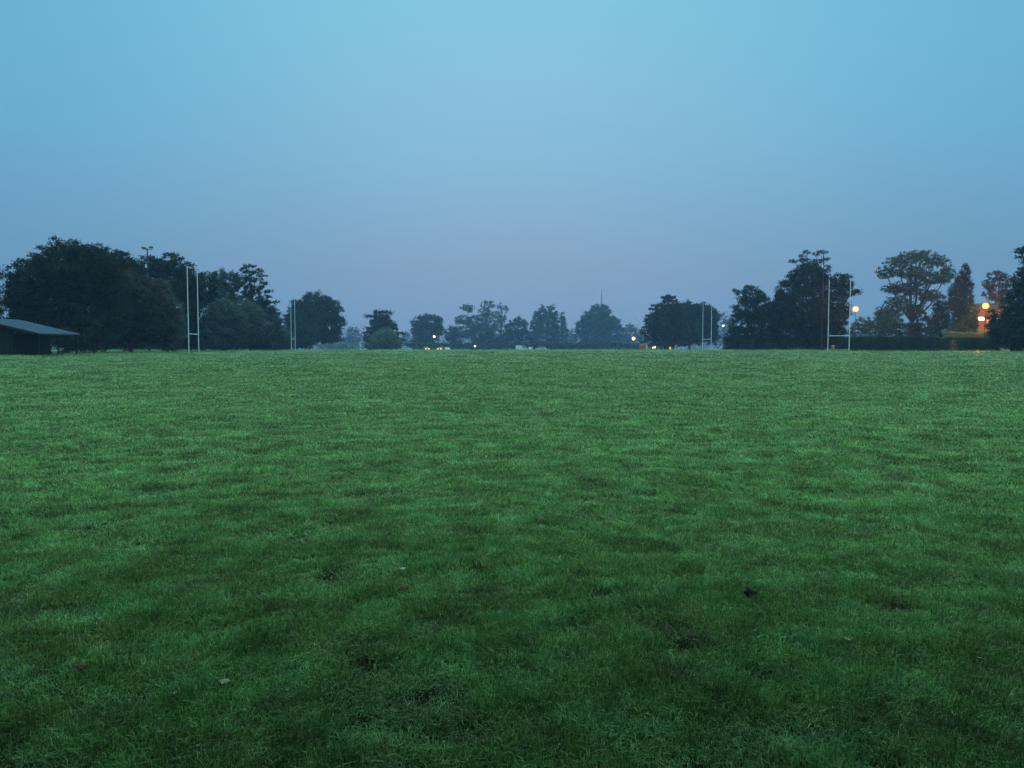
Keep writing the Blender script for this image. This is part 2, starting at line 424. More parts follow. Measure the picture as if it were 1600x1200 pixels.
def crown_points(lobes, Y, clump, leaf, fill, r, dense=1.0, shell=.55, flat=.7):
    """lobes in photo px (cx, cy, rx, ry[, depth offset in m]); returns leaf centres, clump centres, world size of a px"""
    s = Y / F; allp = []; cl = []
    for lb in lobes:
        cx, cy, rx, ry = lb[:4]; dy = lb[4] if len(lb) > 4 else r.uniform(-.25, .25) * rx * s
        c = P(cx, cy, Y + dy)
        n = max(4, int(dense * 4.6 * rx * ry / clump ** 2))
        d = r.normal(size=(n, 3)); d /= np.linalg.norm(d, axis=1)[:, None]
        q = shell + (1.0 - shell) * r.random(n) ** .75
        lump = 1 + .07 * np.sin(d[:, 0] * 5 + cx) * np.sin(d[:, 2] * 6 + cy) + .04 * np.sin(d[:, 0] * 13 + d[:, 2] * 11)
        cc = c + d * (q * lump)[:, None] * np.array([rx, .85 * max(rx, ry * .8), ry]) * s
        if dense >= 1 and n > 20:
            dd = np.sort(((cc[:, None] - cc[None]) ** 2).sum(-1), 1)[:, 3] ** .5
            cc = cc[dd < 2.4 * clump * s]; n = len(cc)
        nl = max(4, int(fill * 1.7 * math.pi * clump ** 2 / (1.2 * leaf ** 2 * .6)))
        off = r.normal(size=(n, nl, 3)) * np.array([1, 1, flat]) * clump * .5 * s * r.uniform(.6, 1.35, (n, 1, 1))
        allp.append((cc[:, None] + off).reshape(-1, 3)); cl.append(cc)
    return np.concatenate(allp), cl, s

count = [0]
def far(Y): return Y if Y < 250 else Y * 1.2 if Y < 320 else Y * 1.62 if Y < 450 else min(865, Y * 1.45)
def broadleaf(name, label, cat, Y, lobes, mat, trunk=None, trunk_r=None, clump=5.0, leaf=1.3, fill=.42, dense=1.0, shell=.55,
              branches=0, group=None, flat=.7, seed=None, fork_at=None, limb_max=99):
    Y = far(Y)
    count[0] += 1; r = np.random.default_rng(seed if seed is not None else 500 + count[0])
    lobes = [tuple(l) for l in lobes]
    if trunk is None: trunk = sum(l[0] * l[2] for l in lobes) / sum(l[2] for l in lobes)
    bx = (trunk - 800) / F * Y; base = np.array([bx, Y, gz(Y) - .05])
    root = tag(empty(name, tuple(base)), label, cat, group)
    pts, cl, s = crown_points(lobes, Y, clump, leaf, fill, r, dense, shell, flat)
    pts = pts[pts[:, 2] > gz(Y) + .1]
    v, f = leaf_cloud(pts - base, leaf * s, r=r)
    link_mesh('crown', np_mesh('crown', v, 4, f, mat), root)
    # trunk and limbs
    mb = MB(); top = max(P(l[0], l[1], Y)[2] for l in lobes); H = top - base[2]
    tr = trunk_r or H * .022 + .08
    low = min(P(l[0], l[1] + l[3] * .6, Y)[2] for l in lobes) - base[2]
    fork = np.array([r.uniform(-.02, .02) * H, r.uniform(-.02, .02) * H, fork_at * H if fork_at else max(.22 * H, min(low, .5 * H))])
    mb.tube([(0, 0, -.3), (0, 0, .25), fork * .5 + r.normal(0, .02 * H, 3) * [1, 1, 0], fork], [tr * 1.5, tr * 1.12, tr, tr * .85], 9)
    for li, (l, cc) in enumerate(zip(lobes, cl)):
        if li >= limb_max: continue
        c = cc.mean(0) - base; mid = fork + (c - fork) * .5 + np.array([0, 0, -.06 * H]) + r.normal(0, .02 * H, 3)
        lr = tr * min(.7, .25 + l[2] * s / (H + .1))
        mb.tube([fork, mid, c], [lr, lr * .75, lr * .4], 6)
        if branches:
            pick = cc[r.choice(len(cc), min(len(cc), branches), replace=False)] - base
            for q in pick:
                st = c if r.random() < .6 else mid
                m_ = st + (q - st) * .5 + r.normal(0, .012 * H, 3) + np.array([0, 0, .01 * H])
                mb.tube([st, m_, q], [lr * .34, lr * .2, lr * .06], 4, cap=False)
    mb.build('trunk', M['bark'], root, smooth=True)
    return root

def cedar(name, label, Y, trunk, top, layers, mat=None, group=None, extra=None, leaf=1.1, dens=1.0, trunk_r=None, cat='tree'):
    """layers: (py, left px reach, right px reach, thickness px) tiers of flat foliage plates"""
    Y = far(Y); count[0] += 1; r = np.random.default_rng(900 + count[0]); mat = mat or M['leaf_cedar']
    s = Y / F; bx = (trunk - 800) / F * Y; base = np.array([bx, Y, gz(Y) - .05])
    root = tag(empty(name, tuple(base)), label, cat, group)
    T = P(trunk, top, Y) - base; H = T[2]; mb = MB(); tr = trunk_r or .03 * H
    mb.tube([(0, 0, -.3), (0, 0, .3), T * .5, T], [tr * 1.4, tr, tr * .65, .05], 8)
    pts = []
    for (py, lx, rx, th) in layers:
        z = P(trunk, py, Y)[2] - base[2]
        nb = 7
        for i in range(nb):
            a = 2 * math.pi * (i + r.uniform(-.4, .4)) / nb + py
            ca, sa = math.cos(a), math.sin(a)
            reach = (rx if ca > 0 else lx) * s
            mean = .5 * (rx + lx) * s
            L_ = abs(ca) * reach + (1 - abs(ca)) * mean * .9
            L_ *= r.uniform(.74, 1.14)
            tip = np.array([ca * L_, sa * L_ * .9, z + r.uniform(-.8, .8) * th * s])
            st = np.array([T[0] * z / H, T[1] * z / H, z - .10 * L_ - .3])
            mid = st + (tip - st) * .55 + np.array([0, 0, .06 * L_])
            mb.tube([st, mid, tip], [tr * .28, tr * .16, .03], 5, cap=False)
            n = int(dens * 11 * L_ / s)
            t = .25 + .8 * r.random(n) ** .7
            c = st[None] + (tip - st)[None] * t[:, None]; c[:, 2] += .06 * L_ * np.sin(np.clip(t, 0, 1) * math.pi)
            spread = (.05 + .13 * np.sin(np.clip(t, 0, 1.05) * math.pi * .9)) * L_ + .5 * s
            side = np.array([-sa, ca, 0]); q = r.normal(size=n)
            c = c + side[None] * (spread * q)[:, None]
            c[:, 2] += -.08 * np.abs(q) * spread + r.normal(size=n) * th * s * .3
            pts.append(c)
    if extra:
        ep, _, _ = crown_points(extra, Y, 4, 1.2, .45, r, 1.4, .35); ep = ep[ep[:, 2] > gz(Y) + .1]; pts.append(ep - base)
    v, f = leaf_cloud(np.concatenate(pts), leaf * s, .35, r)
    link_mesh('crown', np_mesh('crown', v, 4, f, mat), root)
    mb.build('trunk', M['bark'], root, smooth=True)
    return root

D, MID, COP, GRY, PAL, CED = (M[k] for k in ('leaf_dark', 'leaf_mid', 'leaf_copper', 'leaf_grey', 'leaf_pale', 'leaf_cedar'))
GL = 'trees along the left touchline'; GC = 'trees beyond the far end'; GR = 'trees along the right touchline'; GF = 'faint trees far off in the mist'
# left belt
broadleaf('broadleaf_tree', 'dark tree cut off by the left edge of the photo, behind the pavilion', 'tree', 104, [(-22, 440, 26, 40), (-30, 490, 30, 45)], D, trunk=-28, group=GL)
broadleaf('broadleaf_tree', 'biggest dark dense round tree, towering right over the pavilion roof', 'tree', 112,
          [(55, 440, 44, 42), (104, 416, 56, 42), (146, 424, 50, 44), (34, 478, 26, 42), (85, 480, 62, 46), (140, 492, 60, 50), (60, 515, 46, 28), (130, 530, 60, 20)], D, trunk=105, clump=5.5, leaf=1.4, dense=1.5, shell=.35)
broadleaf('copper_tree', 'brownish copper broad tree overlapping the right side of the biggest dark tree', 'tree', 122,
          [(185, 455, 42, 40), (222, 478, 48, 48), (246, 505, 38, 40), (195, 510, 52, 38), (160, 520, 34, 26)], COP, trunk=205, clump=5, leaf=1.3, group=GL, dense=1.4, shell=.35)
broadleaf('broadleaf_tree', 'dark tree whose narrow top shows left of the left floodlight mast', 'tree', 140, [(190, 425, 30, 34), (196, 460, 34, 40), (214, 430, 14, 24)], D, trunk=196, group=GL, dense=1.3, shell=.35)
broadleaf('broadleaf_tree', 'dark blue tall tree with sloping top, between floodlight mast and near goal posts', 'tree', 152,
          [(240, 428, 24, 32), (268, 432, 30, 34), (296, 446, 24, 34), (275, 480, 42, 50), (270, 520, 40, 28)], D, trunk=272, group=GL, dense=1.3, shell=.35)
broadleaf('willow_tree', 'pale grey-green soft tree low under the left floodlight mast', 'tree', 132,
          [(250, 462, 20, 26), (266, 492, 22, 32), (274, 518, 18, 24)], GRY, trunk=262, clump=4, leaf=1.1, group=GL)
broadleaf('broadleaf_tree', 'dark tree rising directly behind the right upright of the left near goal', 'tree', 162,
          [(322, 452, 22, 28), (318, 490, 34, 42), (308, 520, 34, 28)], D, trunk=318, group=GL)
broadleaf('broadleaf_tree', 'small flat-topped tree with notched crown just left of the tall cedar', 'tree', 172,
          [(343, 432, 12, 11), (362, 440, 17, 17), (352, 462, 26, 26), (350, 500, 26, 36)], MID, trunk=352, clump=4, leaf=1.1, group=GL)
broadleaf('cedar_tree', 'tall cedar with flat tiered branches and gaps, left belt of trees', 'tree', 180,
          [(392, 416, 10, 2.8), (383, 421, 7, 2.6), (403, 423, 9, 2.8), (390, 427, 14, 4), (411, 431, 8, 2.2), (379, 433, 10, 3.6), (397, 437, 16, 4), (417, 443, 8, 2.2), (383, 446, 15, 5), (404, 449, 14, 4), (421, 455, 8, 2.2),
           (393, 457, 18, 6), (414, 464, 12, 3), (386, 470, 20, 10), (429, 472, 7, 2.2), (408, 473, 16, 5), (398, 490, 26, 20), (400, 515, 28, 28)],
          CED, trunk=393, clump=2.8, leaf=1.0, dense=1.0, fill=.38, branches=2, fork_at=.7, trunk_r=.4)
broadleaf('broadleaf_tree', 'dusky green tree with pale rounded clumps, just right of the left near goal', 'tree', 156,
          [(345, 492, 26, 26), (362, 508, 28, 30), (335, 522, 28, 24)], GRY, trunk=348, clump=4, leaf=1.1, group=GL)
broadleaf('broadleaf_tree', 'grey-green rounded tree below the tall cedar, reaching nearly to the grass', 'tree', 168,
          [(386, 492, 24, 24), (402, 512, 24, 26), (378, 522, 24, 22)], GRY, trunk=392, clump=4, leaf=1.1, group=GL)
broadleaf('broadleaf_tree', 'soft greyish tree in front of cedar right side, lower than cedar', 'tree', 182,
          [(412, 486, 18, 20), (424, 500, 17, 22), (434, 514, 14, 20), (412, 528, 20, 18)], GRY, trunk=417, clump=3.6, leaf=1.0, group=GL)
broadleaf('bush', 'low rounded bush closing the gap left of the left far goal', 'bush', 200,
          [(436, 520, 14, 18), (446, 530, 14, 16), (428, 534, 14, 14)], GRY, trunk=438, clump=3.2, leaf=.9, group=GL)
broadleaf('broadleaf_tree', 'single dark dome-shaped tree standing right behind the left far goal', 'tree', 262,
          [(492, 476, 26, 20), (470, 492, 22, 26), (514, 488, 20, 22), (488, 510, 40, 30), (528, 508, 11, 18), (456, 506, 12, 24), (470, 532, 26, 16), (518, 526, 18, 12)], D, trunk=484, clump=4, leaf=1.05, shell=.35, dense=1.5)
# far end
broadleaf('bare_tree', 'misty pale tree far beyond, between dark dome tree and shaggy cypress', 'tree', 640, [(552, 526, 12, 16), (546, 538, 12, 10)], MID, clump=3, leaf=.9, group=GF, dense=.8)
broadleaf('bush', 'low misty thicket at the foot of the dark dome tree', 'bush', 420, [(524, 540, 16, 8), (545, 542, 18, 6), (507, 543, 12, 5)], PAL, clump=3, leaf=.9)
cedar('cypress_tree', 'shaggy dark cypress with ragged spiky top behind the pale round bush', 300, 597, 486,
      [(488, 5, 9, 3), (494, 22, 12, 2.5), (500, 16, 16, 2.5), (505, 20, 24, 3), (512, 24, 24, 3), (519, 26, 32, 3), (528, 28, 33, 3)], extra=[(588, 488, 7, 2.5), (607, 489, 6, 2.5), (574, 494, 6, 2), (597, 498, 12, 8), (596, 508, 20, 18), (597, 526, 27, 20), (585, 532, 18, 16), (612, 534, 17, 14)], mat=D)
broadleaf('bush', 'pale round evenly domed bush in front of the shaggy cypress', 'bush', 262, [(600, 533, 22, 18), (603, 525, 16, 12), (592, 538, 16, 12), (614, 538, 14, 12)], PAL, clump=3, leaf=.9, shell=.7)
broadleaf('bare_tree', 'faint tree in mist right of the shaggy cypress', 'tree', 620, [(634, 530, 9, 12)], MID, clump=3, leaf=.9, group=GF, dense=.8)
broadleaf('broadleaf_tree', 'squarish dark crown tree above the two cars with lit headlights', 'tree', 350,
          [(669, 503, 20, 13), (652, 510, 10, 16), (668, 520, 25, 16), (685, 508, 8, 15), (660, 530, 18, 10)], D, trunk=668, clump=3.4, leaf=.95, shell=.4, dense=1.3)
broadleaf('broadleaf_tree', 'smaller rounded dark tree right of the squarish crown tree', 'tree', 362, [(705, 522, 12, 13), (712, 530, 12, 12)], D, trunk=706, clump=3.2, leaf=.95, group=GC)
broadleaf('pine_tree', 'umbrella-topped pine with visible trunk beside the low white lamp', 'tree', 372,
          [(731, 481, 11, 6), (725, 500, 14, 8), (744, 505, 17, 12), (728, 518, 20, 10), (752, 520, 20, 14)], MID, trunk=737, trunk_r=.6, clump=3.2, leaf=.95, branches=6, dense=.9)
broadleaf('broadleaf_tree', 'wispy thin-crowned tree with highest twiggy top in the middle distance', 'tree', 392,
          [(761, 477, 12, 7), (757, 488, 11, 8), (768, 496, 14, 10), (760, 512, 18, 12)], MID, trunk=762, clump=2.6, leaf=.85, branches=10, dense=.75, fill=.3, group=GC)
broadleaf('broadleaf_tree', 'lacy see-through tree with twin tufts right of the wispy tree', 'tree', 400,
          [(782, 479, 6, 5), (791, 484, 4, 6), (779, 490, 7, 6), (786, 498, 8, 6), (782, 510, 12, 10)], MID, trunk=782, clump=2.4, leaf=.8, branches=10, dense=.7, fill=.28, group=GC)
broadleaf('broadleaf_tree', 'low plain round tree between lacy tree and spiky poplars', 'tree', 366, [(808, 513, 18, 17), (800, 528, 18, 14), (820, 530, 14, 14)], D, trunk=808, clump=3.2, leaf=.95, group=GC)
broadleaf('bush', 'dark low thicket beneath the wispy and lacy trees', 'bush', 360, [(765, 532, 22, 12), (785, 535, 20, 11), (748, 537, 10, 9)], D, clump=3, leaf=.9)
broadleaf('poplar_tree', 'broad feathery tree with several pointed tops, middle of the far end', 'tree', 385,
          [(847, 487, 5, 11), (855, 490, 6, 12), (862, 487, 5, 11), (839, 498, 8, 12), (868, 500, 7, 14), (856, 508, 18, 18), (852, 526, 24, 18), (836, 520, 10, 18), (872, 526, 10, 16)], MID, trunk=856, clump=2.8, leaf=.9, dense=.95)
broadleaf('poplar_tree', 'slim single-spired poplar right of the feathery many-pointed tree', 'tree', 395, [(879, 496, 3.5, 9), (881, 508, 5, 12), (882, 524, 6, 16)], MID, trunk=880, clump=2.4, leaf=.85)
broadleaf('bare_tree', 'misty tree seen in the gap left of the twin-domed tree', 'tree', 600, [(891, 526, 7, 14), (897, 532, 6, 10)], MID, clump=3, leaf=.9, group=GF, dense=.8)
broadleaf('broadleaf_tree', 'twin-domed hazy tree standing below the radio mast', 'tree', 405,
          [(930, 487, 10, 13), (945, 488, 10, 12), (918, 500, 11, 12), (957, 502, 12, 11), (908, 514, 10, 14), (936, 510, 26, 18), (966, 520, 9, 14), (934, 528, 36, 18)], MID, trunk=936, clump=3.2, leaf=.95, shell=.4, dense=1.3)
broadleaf('bare_tree', 'misty tree right of the twin-domed tree, behind a small street lamp', 'tree', 560, [(984, 522, 12, 16), (976, 532, 10, 12), (995, 532, 9, 12)], MID, clump=3, leaf=.9, group=GF, dense=.85)
cedar('cedar_tree', 'dark cedar with jagged tiers stepping down left of the far dome tree', 268, 1043, 458,
      [(462, 5, 4, 2.5), (465, 12, 12, 2.5), (470, 9, 12, 2.5), (477, 24, 20, 3), (484, 28, 20, 3), (491, 31, 24, 3), (498, 40, 26, 3), (506, 40, 26, 3)], extra=[(1046, 490, 24, 20), (1036, 504, 28, 22), (1028, 522, 28, 22), (1050, 515, 26, 26)], mat=D)
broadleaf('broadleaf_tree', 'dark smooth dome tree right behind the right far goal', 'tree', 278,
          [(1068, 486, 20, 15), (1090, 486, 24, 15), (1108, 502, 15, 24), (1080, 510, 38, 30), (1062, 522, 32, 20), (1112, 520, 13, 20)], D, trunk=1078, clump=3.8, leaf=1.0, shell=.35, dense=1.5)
broadleaf('bare_tree', 'thin misty tree right of the dark dome tree, above a white lamp', 'tree', 520, [(1130, 498, 7, 12), (1136, 512, 9, 14), (1128, 526, 12, 14)], MID, clump=2.6, leaf=.8, dense=.6, fill=.3, branches=8, group=GF)
# right belt
broadleaf('conifer_tree', 'shaggy upright evergreen left of the tall round tree, right belt', 'tree', 195,
          [(1174, 462, 16, 18), (1166, 482, 20, 22), (1190, 480, 16, 24), (1160, 508, 22, 24), (1188, 512, 24, 26), (1148, 526, 14, 20), (1150, 456, 6, 5), (1200, 500, 16, 30)], CED, trunk=1176, clump=3.6, leaf=1.0, dense=.95, branches=4)
broadleaf('broadleaf_tree', 'tall round dark tree directly behind left upright of the right near goal', 'tree', 188,
          [(1265, 436, 32, 25), (1232, 456, 20, 24), (1300, 448, 24, 20), (1322, 442, 12, 14), (1328, 458, 16, 6), (1255, 482, 44, 38), (1300, 488, 28, 34), (1232, 516, 30, 28), (1285, 522, 36, 24), (1270, 505, 40, 40), (1220, 490, 20, 30)], D, trunk=1284, clump=4.2, leaf=1.1, branches=4, dense=1.15, trunk_r=.55)
broadleaf('cedar_tree', 'cedar with only ragged flat top showing above the tall round tree', 'tree', 215,
          [(1253, 400, 6, 2.6), (1261, 394, 6, 3), (1240, 408, 8, 2.6), (1274, 397, 6, 3), (1286, 393, 9, 2.2), (1291, 405, 6, 2.4), (1256, 407, 10, 3.5), (1277, 408, 9, 3.5), (1264, 416, 18, 6), (1292, 417, 6, 2.6), (1268, 430, 24, 12)],
          CED, trunk=1266, clump=2.4, leaf=.9, dense=.95, fill=.34, branches=3, fork_at=.8, trunk_r=.4)
broadleaf('bush', 'thin twiggy scrub under the orange lamp beside the right near goal', 'bush', 182,
          [(1350, 508, 14, 14), (1366, 515, 18, 20), (1340, 520, 14, 18), (1384, 512, 14, 22)], MID, trunk=1362, clump=2.6, leaf=.8, dense=.8, fill=.32, branches=12)
broadleaf('oak_tree', 'wide airy tree with arching limbs and sky gaps, visible forked trunk', 'tree', 205,
          [(1432, 400, 30, 9), (1404, 410, 24, 9), (1384, 426, 17, 10), (1460, 409, 24, 10), (1480, 428, 12, 14), (1425, 424, 34, 13), (1455, 436, 28, 12),
           (1395, 452, 18, 9), (1420, 450, 26, 14), (1450, 462, 24, 11), (1404, 476, 24, 14), (1392, 498, 18, 18), (1430, 486, 18, 12), (1470, 476, 14, 14), (1384, 506, 20, 18), (1378, 488, 12, 10), (1470, 494, 14, 16)],
          MID, trunk=1424, trunk_r=.62, clump=2.7, leaf=.9, dense=.85, fill=.36, branches=7, shell=.3, fork_at=.3, limb_max=10)
broadleaf('bush', 'dark leafy scrub beneath the wide airy tree behind the hedge', 'bush', 200,
          [(1445, 508, 22, 14), (1468, 504, 18, 16), (1412, 515, 26, 12), (1450, 522, 30, 10)], D, trunk=1448, clump=2.8, leaf=.85, dense=.95, fill=.4, branches=6)
broadleaf('cypress_tree', 'tall narrow dark cypress leaning to a point, left of the bright street lamp', 'tree', 196,
          [(1508, 424, 6, 13), (1503, 440, 9, 18), (1513, 446, 6, 14), (1496, 462, 11, 24), (1508, 468, 10, 22), (1490, 492, 12, 28), (1502, 500, 14, 24), (1514, 494, 8, 20)], D, trunk=1501, clump=2.8, leaf=.95, flat=1.5)
broadleaf('bush', 'leafy shrub lit yellowish by the bright lamp at the cypress foot', 'bush', 186, [(1508, 508, 14, 11), (1496, 514, 14, 8), (1516, 494, 8, 20), (1521, 505, 6, 14), (1524, 486, 5, 8)], M['leaf_hedge'], trunk=1506, clump=2.6, leaf=.85, dense=.8)
broadleaf('broadleaf_tree', 'thin-leaved tree with clustered tufts above the bright street lamp', 'tree', 184,
          [(1556, 432, 14, 8), (1545, 444, 10, 8), (1572, 438, 14, 10), (1560, 452, 18, 10), (1578, 464, 18, 14), (1540, 460, 6, 4), (1560, 466, 14, 8)], D, trunk=1574, clump=2.7, leaf=.95, dense=.7, fill=.36, branches=12)
broadleaf('pine_tree', 'tall black pine cut off by the right edge, higher than its neighbours', 'tree', 118,
          [(1600, 391, 14, 5), (1606, 404, 20, 5), (1612, 440, 26, 34), (1600, 478, 34, 34), (1590, 510, 32, 34), (1640, 470, 50, 80)], CED, trunk=1618, clump=4.5, leaf=1.3, branches=5)
broadleaf('bush', 'black rounded bush at the right end of the hedge below the bright lamp', 'bush', 140,
          [(1564, 506, 15, 18), (1580, 520, 28, 28), (1604, 530, 26, 22), (1558, 528, 14, 22), (1553, 512, 9, 18), (1549, 496, 6, 12)], D, trunk=1580, clump=4, leaf=1.2)

# unseen tree, added so that its boughs shade the grass nearest the camera
def overhang():
    r = np.random.default_rng(31); root = tag(empty('broadleaf_tree', (1.2, -5.5, 0)), 'added broad tree, out of view behind the viewpoint, shading the near grass', 'tree')
    pts = []; mb = MB(); mb.tube([(0, 0, -.3), (0, 0, .4), (.1, 0, 2), (.1, .2, 4.5)], [.62, .48, .40, .34], 12)
    for (x, y, z, rx, ry, rz_) in SHADE_BOUGHS:
        n = int(85 * rx * ry); d = r.normal(size=(n, 3)); d /= np.linalg.norm(d, axis=1)[:, None]
        cc = np.array([x - 1.2, y + 5.5, z]) + d * (r.uniform(.3, 1, n) ** .5)[:, None] * np.array([rx, ry, rz_])
        pts.append((cc[:, None] + r.normal(size=(n, 16, 3)) * .22).reshape(-1, 3))
        c = np.array([x - 1.2, y + 5.5, z]); mb.tube([(.1, .2, 4.2), c * .5 + np.array([0, 0, 2.4]), c], [.2, .13, .05], 7)
    v, f = leaf_cloud(np.concatenate(pts), .085, r=r); link_mesh('crown', np_mesh('crown', v, 4, f, D), root); mb.build('trunk', M['bark'], root, smooth=True)
SHADE_BOUGHS = [(0, 1.7, 4.05, 2.9, 1.8, .6), (-4.4, 1.65, 4.05, 2.9, 1.8, .65), (4.6, 1.65, 4.05, 2.9, 1.8, .65), (-8.5, .8, 4.1, 2.6, 2, .8), (8.5, .8, 4.1, 2.6, 2, .8), (0, -1.4, 4.3, 4, 2.4, 1.2), (-5, -1.8, 4.5, 4, 2.6, 1.4), (5.5, -1.8, 4.5, 4, 2.6, 1.4), (0, -5.5, 6, 5, 3.5, 2.5)]
overhang()

# far woodland, one mass in the mist
def woodland():
    r = np.random.default_rng(77); pts = []
    for px in np.arange(-300, 1900, 9):
        h = 511 + 16 * vnoise(np.array([px / 40.]), np.array([3.3]))[0] + r.uniform(-3, 3)
        c = P(px, (h + 552) / 2, 870 + r.uniform(-25, 25)); n = 230
        q = r.normal(size=(n, 3)) * np.array([6, 9, (552 - h) / 2 * .56 * .71])
        pts.append(c + q)
    p = np.concatenate(pts); v, f = leaf_cloud(p, .95, r=r)
    tag(link_mesh('woodland', np_mesh('woodland', v, 4, f, MID)), 'misty far woodland showing through the gaps between trees', 'woodland', kind='stuff')
woodland()

# ------------------------------------------------------------------ hedges
def hedge(label, px0, px1, py_top, Y, depth, mat, seed, n_m2=260, leaf=.075, sag=.25, skew=0.0):
    r = np.random.default_rng(seed)
    x0 = (px0 - 800) / F * Y; x1 = (px1 - 800) / F * Y; zt = P(px0, py_top, Y)[2]; z0 = gz(Y)
    L_, H = x1 - x0, zt - z0
    root = tag(empty('hedge', ((x0 + x1) / 2, Y, z0)), label, 'hedge', None)
    def top(x): return H * (1 - .10 * vnoise(x / 1.7 + seed, x * 0 + .5)) - sag * vnoise(x / 4 + seed, x * 0 + 2.5) - .22 * vnoise(x / .8 + seed, x * 0 + 7.5)
    n = int(n_m2 * L_ * (2 * H + depth))
    u = r.random(n); x = (r.random(n) - .5) * L_; face = r.random(n) * (2 * H + depth)
    t = top(x); y = np.where(face < H, -depth / 2, np.where(face < H + depth, face - H - depth / 2, depth / 2))
    z = np.where(face < H, face / H * t, np.where(face < H + depth, t, (face - H - depth) / H * t))
    p = np.stack([x, y + skew * x, z], 1) + r.normal(size=(n, 3)) * np.array([.12, .16, .10])
    inner = np.stack([(r.random(n // 2) - .5) * L_, (r.random(n // 2) - .5) * depth * .8, r.random(n // 2)], 1); inner[:, 2] *= top(inner[:, 0]); inner[:, 1] += skew * inner[:, 0]
    p = np.concatenate([p, inner]); p = p[p[:, 2] > .02]
    v, f = leaf_cloud(p, leaf, r=r); link_mesh('foliage', np_mesh('foliage', v, 4, f, mat), root)
hedge('long dark hedge running from behind the right near goal to the lit gap', 1330, 1484, 522, 158, 2.2, M['leaf_hedge'], 5, sag=.9)
hedge('short dark hedge between the lit gap and the black bush', 1494, 1556, 525, 156, 2.2, M['leaf_hedge'], 6, sag=.7)
hedge('dark straggly undergrowth closing the foot of the left belt of trees', 118, 452, 524, 208, 3, M['leaf_dark'], 8, n_m2=60, leaf=.16, sag=1.2)
hedge('dark undergrowth behind the trunks of the right belt, left of the right near goal', 1132, 1332, 522, 222, 3, M['leaf_dark'], 9, n_m2=60, leaf=.16, sag=1.2)
hedge('misty low hedge line joining the feet of the far end trees', 636, 1004, 534, 520, 5, M['leaf_mid'], 10, n_m2=9, leaf=.42, sag=1.6)
hedge('yellow-green hedge glowing in lamp light behind the short dark hedge', 1474, 1552, 516.5, 179, 1.6, M['leaf_lit'], 7, sag=.4)

# ------------------------------------------------------------------ goal posts
GP = 'white H-shaped goal posts on the pitches'
def goal(label, a, b, H, bar):
    (xa, ya), (xb, yb) = a, b; c = np.array([(xa + xb) / 2, (ya + yb) / 2, gz((ya + yb) / 2)])
    root = tag(empty('goal_posts', tuple(c)), label, 'goal posts', GP)
    for (x, y) in (a, b):
        z0 = gz(y) - c[2]; q = (x - c[0], y - c[1])
        mb = MB()
        mb.tube([(q[0], q[1], z0 - .3), (q[0], q[1], z0 + 3), (q[0], q[1], z0 + H * .7), (q[0], q[1], z0 + H)], [.072, .068, .06, .05], 12)
        up = mb.build('upright', M['white_paint'], root, smooth=False)
        sl = MB(); sl.tube([(q[0], q[1], z0 - .02), (q[0], q[1], z0 + .12)], [.12, .11], 12); sl.build('ground_socket', M['steel'], up)
    cb = MB(); d = np.array([xb - xa, yb - ya, gz(yb) - gz(ya)]); A = np.array([xa, ya, gz(ya) + bar]) - c
    cb.tube([A, A + d * .5 - np.array([0, 0, .05]), A + d], .055, 12); cb.build('crossbar', M['white_paint'], root)
goal('left near goal, tall white posts with low crossbar before dark trees', (-49.2, 119), (-49.9, 124.5), 13.2, 3.0)
goal('right near goal, wide pale posts before the tall round tree and orange lamp', (59.6, 138.2), (58.07, 143.7), 13.1, 3.0)
goal('left far goal, narrow pale posts before the single dark dome tree', (-52.4, 189), (-54.9, 194.5), 12.6, 3.0)
goal('right far goal, thin pale posts before the smooth dark dome tree at the far end', (49.8, 195.5), (49.0, 201), 12.2, 3.0)

